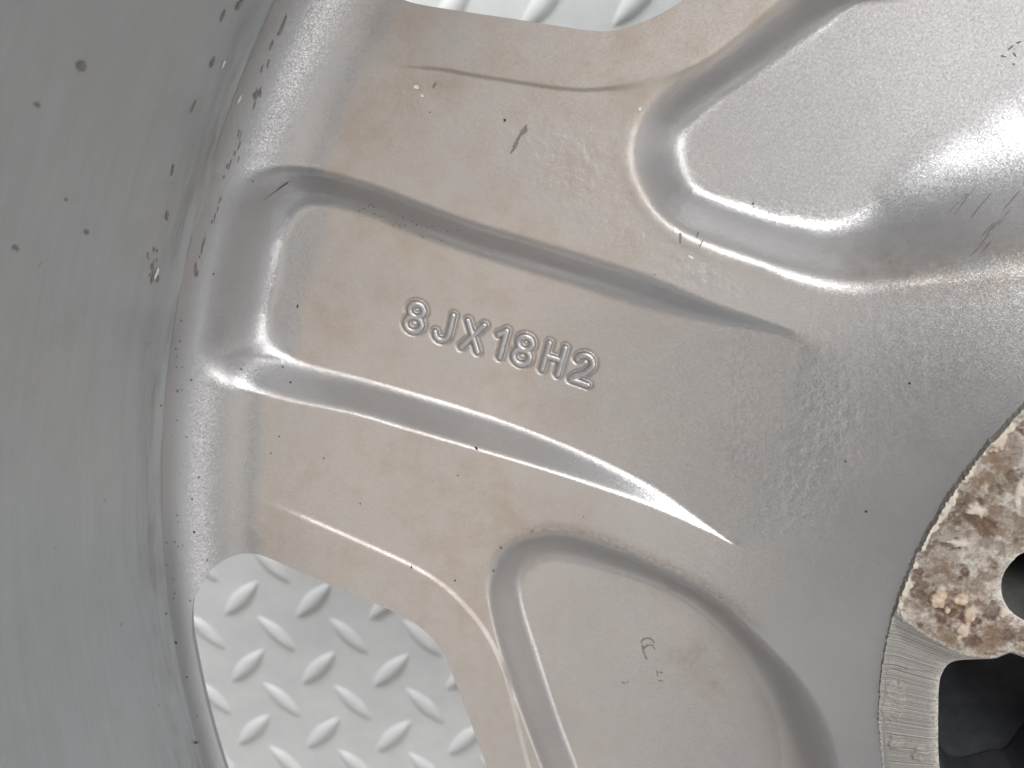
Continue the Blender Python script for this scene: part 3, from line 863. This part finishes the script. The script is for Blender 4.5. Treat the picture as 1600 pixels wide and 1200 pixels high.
def marks(name, lst, mat):
    """each mark: px, py, length px, width px, angle on the photo (deg, clockwise from right)"""
    pts = []; spans = []
    for (px, py, L, W, a) in lst:
        n = 10; a = math.radians(a); start = len(pts)
        pts.append((px, py))
        for i in range(n):
            p = 2 * math.pi * i / n; k = random.uniform(0.7, 1.2)
            x = L / 2 * k * math.cos(p); y = W / 2 * k * math.sin(p)
            pts.append((px + x * math.cos(a) - y * math.sin(a), py + x * math.sin(a) + y * math.cos(a)))
        spans.append((start, n))
    H = hits(pts)
    tocam = np.array([0, 0, CAM_H]) - H; tocam /= np.linalg.norm(tocam, axis=1, keepdims=True)
    nz = tocam * 0.5 + np.array([0, 0, 0.5]); 
    H = H + nz * 0.00008
    T = []
    for s, n in spans:
        for i in range(n): T.append((s, s + 1 + (i + 1) % n, s + 1 + i))
    o = mesh_np(name, H - OFF, np.zeros((0, 4), int), mat, casting, np.array(T))
    o['kind'] = 'stuff'
    return o
dark = [(789, 188, 7, 7, 0), (465, 479, 8, 4, 100), (407, 535, 6, 6, 0), (744, 700, 9, 5, 40), (442, 573, 4, 4, 0), (377, 577, 4, 4, 0), (1421, 599, 5, 5, 0), (1177, 318, 4, 4, 0), (400, 578, 3, 3, 0), (454, 597, 5, 4, 0), (334, 428, 4, 4, 0),
        (311, 746, 4, 4, 0), (300, 780, 4, 4, 0), (304, 832, 4, 4, 0), (436, 682, 3, 3, 0), (506, 716, 3, 3, 0), (715, 743, 3, 3, 0), (563, 787, 3, 3, 0), (423, 708, 3, 3, 0), (275, 1004, 7, 5, 80), (260, 959, 4, 4, 0), (306, 1160, 7, 6, 0), (292, 1058, 4, 4, 0), (324, 875, 4, 4, 0), (248, 1102, 3, 3, 0), (303, 831, 4, 4, 0),
        (1353, 799, 5, 5, 0), (1321, 721, 4, 4, 0), (783, 856, 5, 4, 0), (771, 892, 4, 4, 0), (832, 830, 4, 3, 0), (643, 886, 3, 8, 0), (711, 907, 4, 3, 0), (672, 175, 3, 3, 0), (395, 283, 3, 3, 0)]
for _ in range(26):
    x = random.uniform(555, 720); dark.append((x, 322 + (x - 555) * 0.31 + random.uniform(-14, 16), random.uniform(1.6, 3.4), random.uniform(1.5, 2.8), 0))
for _ in range(5):
    x = random.uniform(340, 1350); y = 640 + (x - 300) * 0.16 + random.uniform(-350, 90)
    if y > 60: dark.append((x, y, random.uniform(1.4, 3.0), random.uniform(1.3, 2.6), random.uniform(0, 180)))
marks('dirt_specks', [(a, b, c * 0.78, d * 0.78, e) for a, b, c, d, e in dark], M_SPECK)
smudge = [(974, 1067, 8, 1.6, 30), (980, 1066, 7, 1.5, -35), (1027, 1053, 12, 1.5, 80), (1033, 1051, 8, 1.5, 0), (1032, 1064, 8, 1.5, 0), (430, 300, 50, 1.3, -35), (1096, 380, 18, 2, -65), (812, 213, 52, 4.5, -58), (803, 232, 22, 4, -50), (818, 205, 14, 8, -40), (679, 133, 12, 4, -60), (1063, 372, 4, 20, 0), (1090, 366, 12, 3, -75), (1568, 88, 8, 3, 20), (1580, 74, 12, 3, -40), (1592, 66, 10, 3, -20), (1586, 86, 8, 2.5, 60), (1584, 100, 4, 3, 0),
          (348, 24, 26, 6, -66), (442, 40, 40, 5, -66), (424, 72, 18, 4, -70), (128, 103, 17, 15, 90), (136, 363, 7, 8, 0), (262, 338, 18, 4, -82), (270, 265, 20, 4, -80), (26, 388, 10, 9, 0), (60, 164, 8, 8, 0), (104, 312, 5, 6, 0), (375, 8, 24, 6, -60), (303, 166, 22, 3, -68), (332, 98, 18, 6, -65)]
for k in range(28):
    t = random.random(); y = 60 + 370 * t ** 0.9
    x = 430 - 0.345 * (y - 60) + random.gauss(0, 3.5)
    smudge.append((x, y, random.uniform(5, 24), random.uniform(1.2, 3.0), -70 + random.uniform(-6, 6) - 8 * t))
for k in range(12):
    y = random.uniform(380, 440); smudge.append((240 + random.gauss(0, 8), y, random.uniform(5, 16), random.uniform(1.5, 3), -80))
for k in range(26):
    y = random.uniform(500, 1190); x = 292 + max(0, (y - 900)) * 0.10 + random.gauss(0, 10) - 14
    smudge.append((x, y, random.uniform(2, 5), random.uniform(2, 4), 90))
for k in range(9):
    x = random.uniform(1480, 1590); y = 330 + random.uniform(-20, 60)
    smudge.append((x, y, random.uniform(24, 60), 1.6, -48 + random.uniform(-5, 5)))
marks('dirt_smears', smudge, M_SMUDGE)
nick = [(245, 428, 24, 4, -70), (651, 136, 9, 7, 0), (660, 150, 6, 5, 0), (1055, 360, 4, 10, 0), (1080, 402, 10, 4, 30), (350, 100, 14, 3, -70), (375, 155, 16, 3, -65), (1000, 170, 6, 6, 0)]
marks('paint_nicks', nick, M_NICK)

# small stamped mark in the lower recess
ring = arc(1012, 1006, 9, 9, 200, -70, 14)
hook = [(1004, 1008), (1005, 1016), (1008, 1024), (1011, 1030)]
bar_ = [(1006, 1013), (1012, 1008), (1020, 1008), (1023, 1014)]
VV = []; FF = []; n = 0
for line in (arc(1012, 1006, 10, -9, 170, 10, 10), hook, bar_):
    pts = np.array([[*on_z(px, py, Z_LOW), Z_LOW] for px, py in line])
    for i, P in enumerate(pts):
        tdir = pts[min(i + 1, len(pts) - 1)] - pts[max(i - 1, 0)]; tdir /= np.linalg.norm(tdir)
        sdv = np.array([-tdir[1], tdir[0], 0])
        for k in range(7):
            a = math.pi * k / 6
            VV.append(P + sdv * 0.00017 * math.cos(a) + np.array([0, 0, 0.00022 * math.sin(a) - 0.00003]))
    for i in range(len(pts) - 1):
        for k in range(6):
            a = n + i * 7 + k; FF.append((a, a + 1, a + 8, a + 7))
    n += len(pts) * 7
wpart('stamped_mark', np.array(VV), np.array(FF), M_SMUDGE, parent=casting)
